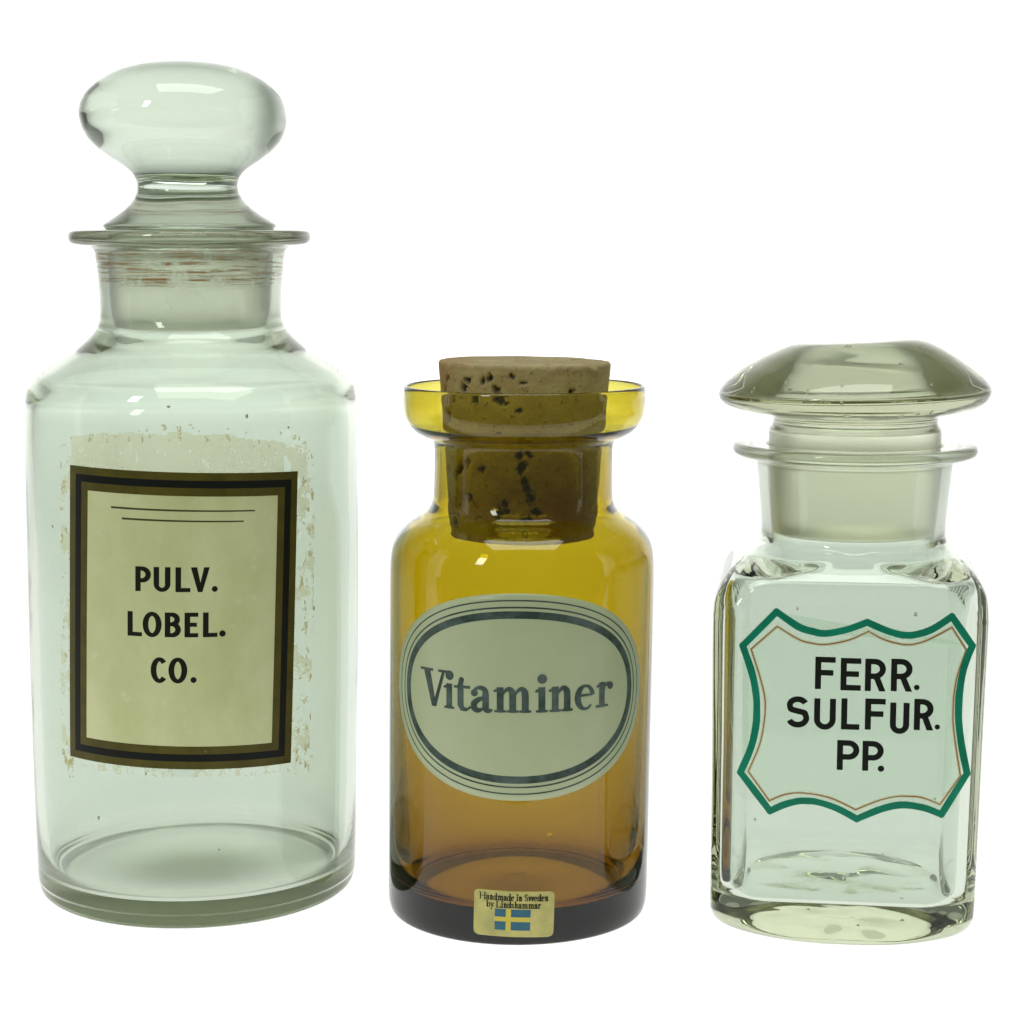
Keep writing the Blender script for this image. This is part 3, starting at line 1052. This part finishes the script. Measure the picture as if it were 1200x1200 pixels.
p.build("flag_field", M_flag_blue, st)
p = Print(mapst, 0.15)
p.stroke([(-6.9, -2.0), (6.1, -2.0)], 1.55)
p.stroke([(-1.95, -6.3), (-1.95, 1.9)], 1.65)
p.build("flag_cross", M_flag_yellow, st)

# cork
ck = root("cork_stopper", (B2[0] + LEAN2 * 0.1433, B2[1], B2[2] + 0.1433), 0.0,
          "tapered tan cork with dark pores, pushed into the neck of the amber jar", "cork", "stoppers in the bottle necks")
def cork():
    rng = random.Random(21)
    pores = []
    for _ in range(34):       # pore clusters, most of them on the left front
        a = rng.uniform(-1.25, 0.1) if rng.random() < 0.8 else rng.uniform(-3.1, 3.1)
        z = rng.uniform(3, 65)
        pores.append((a, z, rng.uniform(0.6, 1.5), rng.uniform(0.8, 2.0), rng.uniform(-0.5, 0.5)))
    for a, z, w, h in ((-0.72, 61.5, 1.7, 1.1), (-0.42, 62.5, 1.2, 1.3), (-0.30, 55, 1.9, 2.0), (-0.62, 54.3, 1.4, 0.9), (-0.02, 61.0, 1.2, 0.5), (-1.15, 61, .7, 1.3),
                       (-0.85, 55, .8, .8), (-1.0, 56, .7, .7), (-0.98, 53.4, .8, .7), (-0.22, 53.6, .9, .7), (-0.03, 30, 1.7, 2.2), (0.02, 25.0, 1.5, 2.2), (0.10, 19.0, 1.6, 2.4), (0.18, 13.5, 1.6, 1.8),
                       (-0.06, 34.5, 1.2, 1.7), (0.06, 11, 2.2, 1.4), (-0.32, 13, 1.5, 2.6), (-0.55, 29, 1.5, 1.3), (-0.75, 18, 1.2, 1.6)):
        pores.append((a, z, w, h, rng.uniform(-0.4, 0.4)))
    bm = bmesh.new()
    lay = bm.verts.layers.float.new("pore")
    seg, nz = 300, 90
    Hc = 67.2
    rows = []
    for i in range(nz + 1):
        t = i / nz
        zz = Hc * t
        row = []
        for j in range(seg):
            a = 2 * math.pi * j / seg           # 0 = front
            aa = a if a <= math.pi else a - 2 * math.pi
            r = 27.0 + 5.3 * t
            e = min(zz, Hc - zz)
            if e < 0.8:
                r -= 0.55 * (1 - e / 0.8) ** 2
            ch_ = noise.noise(Vector((math.cos(a) * 5.5, math.sin(a) * 5.5, 7.0)))
            if ch_ > 0.22 and Hc - zz < 1.6:
                r -= 1.1 * (ch_ - 0.22) * (1 - (Hc - zz) / 1.6) * 3
            pd = 0.0
            for pa, pz, pw, ph, sk in pores:
                du = (aa - pa) * r
                if abs(du) > 5:
                    continue
                dz = zz - pz
                if abs(dz) > 5:
                    continue
                x = du + sk * dz
                wob = 1 + 0.6 * noise.noise(Vector((du * 0.9, dz * 0.9, pz)))
                d = math.sqrt((x / pw) ** 2 + (dz / ph) ** 2) * wob
                pd = max(pd, min(1.0, max(0.0, (1.15 - d) / 0.4)))
            r += 0.12 * noise.noise(Vector((math.cos(a) * r * 0.2, math.sin(a) * r * 0.2, zz * 0.2))) - 1.7 * pd
            zt = zz + (0.25 * noise.noise(Vector((math.cos(a) * 2, math.sin(a) * 2, 3))) if i == nz else 0)
            v = bm.verts.new(Vector((r * math.sin(a), -r * math.cos(a), zt)) * MM)
            v[lay] = pd
            row.append(v)
        rows.append(row)
    for i in range(nz):
        for j in range(seg):
            f = bm.faces.new((rows[i][j], rows[i][(j + 1) % seg], rows[i + 1][(j + 1) % seg], rows[i + 1][j]))
            f.smooth = True
    for row, z0, sgn in ((rows[0], 0.0, -1), (rows[-1], Hc, 1)):
        prev = row
        for k in range(13, -1, -1):
            fr = k / 14
            if k == 0:
                c = bm.verts.new((0, 0, z0 * MM))
                for j in range(seg):
                    bm.faces.new((prev[j], prev[(j + 1) % seg], c))
                break
            cur = []
            for j in range(seg):
                a = 2 * math.pi * j / seg
                r = (27.0 if sgn < 0 else 32.0) * fr
                x, y = r * math.sin(a), -r * math.cos(a)
                cr = noise.noise(Vector((x * 0.12, y * 0.5, 2.0)))
                pd = 1.0 if (sgn > 0 and 0.47 < cr < 0.8 and x > -4) else 0.0
                v = bm.verts.new(Vector((x, y, z0 + 0.12 * noise.noise(Vector((x * 0.3, y * 0.3, 0))) - 0.5 * pd)) * MM)
                v[lay] = pd
                cur.append(v)
            for j in range(seg):
                bm.faces.new((prev[j], prev[(j + 1) % seg], cur[(j + 1) % seg], cur[j]))
            prev = cur
    bmesh.ops.recalc_face_normals(bm, faces=bm.faces)
    me = bpy.data.meshes.new("cork_plug")
    bm.to_mesh(me)
    bm.free()
    link("cork_plug", me, [M_cork], ck)
cork()
ck.rotation_euler = (0, LEAN2, 0)

# ================================================================== BOTTLE 3: square bottle with the painted shield
B3 = (0.12813, -0.00565, 0.0003)
ROT3 = -0.136
b3 = root("square_bottle", B3, ROT3,
          "square clear glass bottle with FERR. SULFUR. PP. painted in a teal scalloped shield", "bottle")
def R_(*L):
    return [(a, a if c is None else c, z) for a, c, z in L]
RG3 = R_((0, None, 1.6), (18, None, 1.4), (32, None, 0.8), (38, None, 0.15), (41, None, 0.0), (44.0, 39, 0.7), (46.0, 31, 2.4), (47.2, 22, 5.0), (47.8, 15.5, 9.0), (48.0, 12.5, 14),
         (48.2, 11.2, 40), (48.6, 11, 80), (49.1, 11, 116), (49.0, 11.2, 122), (48.5, 12, 127), (47.2, 13.5, 131), (45.0, 16, 134.6), (42.0, 20, 137.7), (38.9, 25.5, 140.2), (36.3, 31, 142.4), (34.4, None, 145.2),
         (34.2, None, 150), (35.0, None, 160), (36.0, None, 170), (36.6, None, 173.6), (38.6, None, 175.0), (42.5, None, 175.6), (44.7, None, 176.6), (45.3, None, 178.2), (44.8, None, 179.8), (42.5, None, 180.4), (37, None, 180.4), (33.7, None, 180.0),
         (32.7, None, 178.2), (31.8, None, 165), (30.5, None, 147), (30.4, None, 144), (31.4, None, 140.6), (34.6, 30, 137.4), (38.6, 21, 134.8), (41.6, 13, 132.4), (43.0, 10, 129.0), (43.3, 9, 124), (43.2, 9, 118),
         (42.9, 8.5, 80), (42.5, 8.5, 40), (42.3, 8.5, 24), (41.8, 9.0, 19), (40.6, 10.5, 16.2), (38.2, 14, 15.0), (33, 21, 15.0), (22, 21.9, 16.2), (10, None, 17.2), (0, None, 17.5))
rings3 = [(a, min(c, a), z) for a, c, z in crom(RG3, 4)]
n3 = 33 * 4
def wob3(co):
    r = math.hypot(co.x, co.y)
    x, y, z = co.x, co.y, co.z
    if r > 20 and z < 125:
        k = 1 + 0.003 * min(1.0, (125 - z) / 30.0) * min(1.0, z / 12.0) * noise.noise(Vector((x * 0.03, y * 0.03, z * 0.02 + 3)))
        x, y = x * k, y * k
    if z < 3.0 and r < 40:          # uneven foot and floor of a hand finished bottle
        z += 1.5 * max(0.0, noise.noise(Vector((x * 0.085, y * 0.085, 1.7))) + 0.3) * (1 - r / 40)
    elif 14 < z < 18 and r < 38:
        z += 1.0 * noise.noise(Vector((x * 0.05, y * 0.05, 5.2))) * (1 - r / 38)
    t = min(1.0, max(0.0, (z - 10) / 115.0))
    off = -2.3 + 1.0 * t
    if z > 125:
        off *= max(0.0, 1 - (z - 125) / 20.0)
    return Vector((x + off, y, z))
loft("glass_body", rings3, 320, [M_square], b3,
     lambda ring, i: 0.8 if (i >= n3 and ring[2] > 145) else 0.0, wob3,
     seeds([(21.5, -46.0, 124.0, 0.6, 1.5), (-20, -46.0, 125.0, 0.45, 1.2), (30.0, -45.4, 57.0, 0.4, 1.4), (-34, -45.3, 47.0, 0.45, 1.3), (12.0, -45.3, 36.0, 0.4, 1.0), (-14, -20, 9.0, 0.7, 0.7), (20, -28, 8.0, 0.9, 0.6), (4, -34, 7.0, 0.6, 0.8)]))

def face_y(v):
    pts = [(9, 47.8), (14, 48.0), (40, 48.2), (80, 48.6), (116, 49.1), (128, 49.1)]
    for (z0, r0), (z1, r1_) in zip(pts, pts[1:]):
        if z0 <= v <= z1:
            return r0 + (r1_ - r0) * (v - z0) / (z1 - z0) + 0.13
    return 49.2
map3 = plane_map(face_y)
SHIELD = [((-27.4, 124.2), (-19.6, 119.0), (-14.5, 117.4), (-9.8, 116.8), (-2.5, 118.4), (4.6, 121.2)),
          ((4.6, 121.2), (10.8, 118.6), (16.0, 117.1), (20.0, 116.9), (26.8, 119.0), (34.0, 124.0)),
          ((34.0, 124.0), (41.3, 113.7)),
          ((41.3, 113.7), (38.6, 105.5), (37.3, 96), (37.2, 88), (38.6, 77.5), (40.8, 67.4)),
          ((40.8, 67.4), (32.2, 52.0)),
          ((32.2, 52.0), (26.0, 54.2), (18.2, 55.0), (11.0, 53.2), (2.4, 49.2)),
          ((2.4, 49.2), (-4.6, 52.8), (-12, 55.0), (-17.5, 55.2), (-23.4, 53.6), (-28.6, 51.0)),
          ((-28.6, 51.0), (-39.4, 65.0)),
          ((-39.4, 65.0), (-35.6, 74.8), (-33.9, 84.5), (-34.0, 92), (-35.6, 101), (-39.2, 111.6)),
          ((-39.2, 111.6), (-27.4, 124.2))]
HAIR = [((-27.1, 118.9), (-19.4, 114.4), (-14.5, 113.1), (-9.8, 112.8), (-1.8, 114.6), (5.1, 117.9)),
        ((5.1, 117.9), (10.9, 115.0), (17.3, 113.5), (20.5, 113.6), (25.9, 115.4), (34.1, 120.1)),
        ((34.1, 120.1), (39.3, 112.1)),
        ((39.3, 112.1), (36.5, 103.0), (35.3, 94), (35.3, 87), (36.4, 78.3), (38.5, 66.3)),
        ((38.5, 66.3), (31.6, 55.6)),
        ((31.6, 55.6), (25.0, 58.0), (17.8, 58.2), (10.6, 56.5), (1.9, 52.6)),
        ((1.9, 52.6), (-7.1, 56.6), (-16.8, 58.1), (-23.3, 57.3), (-28.9, 54.8)),
        ((-28.9, 54.8), (-36.6, 65.4)),
        ((-36.6, 65.4), (-32.5, 76.1), (-30.9, 87.0), (-31.0, 92), (-32.4, 98.5), (-36.2, 110.4)),
        ((-36.2, 110.4), (-27.1, 118.9))]
def outline(segs):
    out = []
    for sgm in segs:
        q = crom(list(sgm), 6) if len(sgm) > 2 else list(sgm)
        out += q[:-1]
    return out
def shield_wash():
    pts = outline(SHIELD)
    bm = bmesh.new()
    vs = [bm.verts.new(map3(u, v, 0.03)) for u, v in pts]
    f = bm.faces.new(vs)
    bmesh.ops.triangulate(bm, faces=[f])
    for _ in range(4):
        bmesh.ops.subdivide_edges(bm, edges=[e for e in bm.edges if e.calc_length() > 2.5 * MM], cuts=1)
        bmesh.ops.triangulate(bm, faces=bm.faces)
    for v in bm.verts:
        v.co.y = map3(v.co.x / MM, v.co.z / MM, 0.04).y
    me = bpy.data.meshes.new("painted_shield")
    bm.to_mesh(me)
    bm.free()
    return link("painted_shield", me, [M_wash], b3)
wash = shield_wash()
p = Print(map3, 0.08, 1.0)
for k, sgm in enumerate(SHIELD):     # one brush stroke per side, each a little uneven
    q = crom(list(sgm), 6) if len(sgm) > 2 else [sgm[0], ((sgm[0][0] + sgm[1][0]) / 2, (sgm[0][1] + sgm[1][1]) / 2), sgm[1]]
    w = [2.55 * (1 + 0.10 * noise.noise(Vector((x * 0.14, y * 0.14, k)))) for x, y in q]
    w[0] *= 0.95
    w[-1] *= 0.95
    p.stroke(q, w)
    p.disc(q[0][0], q[0][1], 1.3)
p.build("teal_outline", M_teal, wash)
hp = outline(HAIR)
p = Print(map3, 0.05, 1.0)
p.stroke(hp, 1.15, closed=True)
p.build("cream_line", M_cream_line, wash)
p = Print(map3, 0.09, 1.0)
p.stroke(hp, [0.42 + 0.14 * noise.noise(Vector((x * 0.1, y * 0.1, 5))) for x, y in hp], closed=True)
p.build("ochre_hairline", M_ochre, wash)
def text3(items, y, H, tilt=0.0):
    p = Print(map3, 0.10, 0.6)
    def T(q):
        return (q[0], q[1] + tilt * q[0])
    for ch, a, b, dy in items:
        sans(p, ch, a, y + dy, b - a, H, 2.15, 2.05, T)
    p.build("lettering", M_enamel_ink, wash)
text3([('F', -13.4, -6.2, 0), ('E', -4.4, 2.8, -0.2), ('R', 4.2, 11.5, -0.2), ('R', 13.3, 20.8, 0), ('.', 21.4, 23.4, 0.6)], 96.5, 11.8)
text3([('S', -23.4, -15.2, 0.2), ('U', -13.5, -5.8, -0.3), ('L', -3.9, 2.6, 0), ('F', 4.5, 11.7, 0.2), ('U', 13.3, 20.1, -1.0), ('R', 21.7, 28.5, 0.6), ('.', 29.0, 30.9, 1.0)], 82.0, 11.4)
text3([('P', -5.1, 2.8, 0), ('P', 3.9, 11.4, 0), ('.', 9.4, 11.7, -0.2)], 67.1, 11.0)

# its mushroom stopper
s3 = root("glass_stopper", (B3[0], B3[1], B3[2] + 0.1805), ROT3,
          "olive tinted mushroom shaped glass stopper with trapped air bubbles, in the square bottle", "stopper", "stoppers in the bottle necks")
Z3 = 180.2
ST3 = [(0, 146.2), (20, 146.0), (27.5, 146.2), (29.6, 147.0), (30.2, 149), (30.9, 160), (31.6, 172), (31.9, 184.2), (31.7, 185.6), (30.9, 186.8), (30.4, 188.4), (30.9, 189.9), (33, 190.9), (38.5, 192.0),
       (44.5, 193.5), (48.3, 195.4), (50.2, 198.2), (50.1, 200.0), (49.0, 202.0), (47.2, 203.9), (45.0, 205.8), (42.0, 208.1), (37.5, 211.0), (32.8, 213.8), (27.4, 216.3), (23.4, 217.6), (19.5, 218.1), (10, 218.3), (0, 218.3)]
r3 = [(a, c, z - Z3) for a, c, z in lathe_rings(ST3, 5)]
def tilt3(co):
    z = co.z
    if z > 9:
        k = min(1.0, (z - 9) / 8.0)
        co = Vector((co.x - 0.6 * k, co.y, z + (0.020 + 0.028 * max(0, min(1, (z - 28) / 8))) * co.x * k))
    return co
def bubbles(bm):
    rng = random.Random(4)
    spots = [(-3, -14, 30.5, 1.5), (14, -22, 25.6, 0.9), (-25, -33, 22.5, 0.6), (-23, -36, 20.4, 0.7), (20, -34, 17.5, 0.9), (-5, -30, 18, 0.6), (8, -38, 17, 0.5),
             (4, -10, 32, 0.8), (24, -28, 20, 0.5), (-16, -30, 17, 0.5), (30, -28, 18, 0.5), (0, -40, 15.2, 0.5), (-34, -20, 17, 0.6)]
    for x, y, z, r in spots:
        g = bmesh.ops.create_icosphere(bm, subdivisions=3, radius=r * MM)
        fs = set()
        for v in g['verts']:
            v.co = Vector((v.co.x, v.co.y, v.co.z * 0.85)) + Vector((x, y, z)) * MM
            fs.update(v.link_faces)
        for f in fs:
            f.smooth = True
            f.normal_flip()
loft("mushroom_head_and_plug", r3, 160, [M_olive], s3,
     lambda ring, i: 1 if ring[2] < 4.6 else 0, tilt3, bubbles)
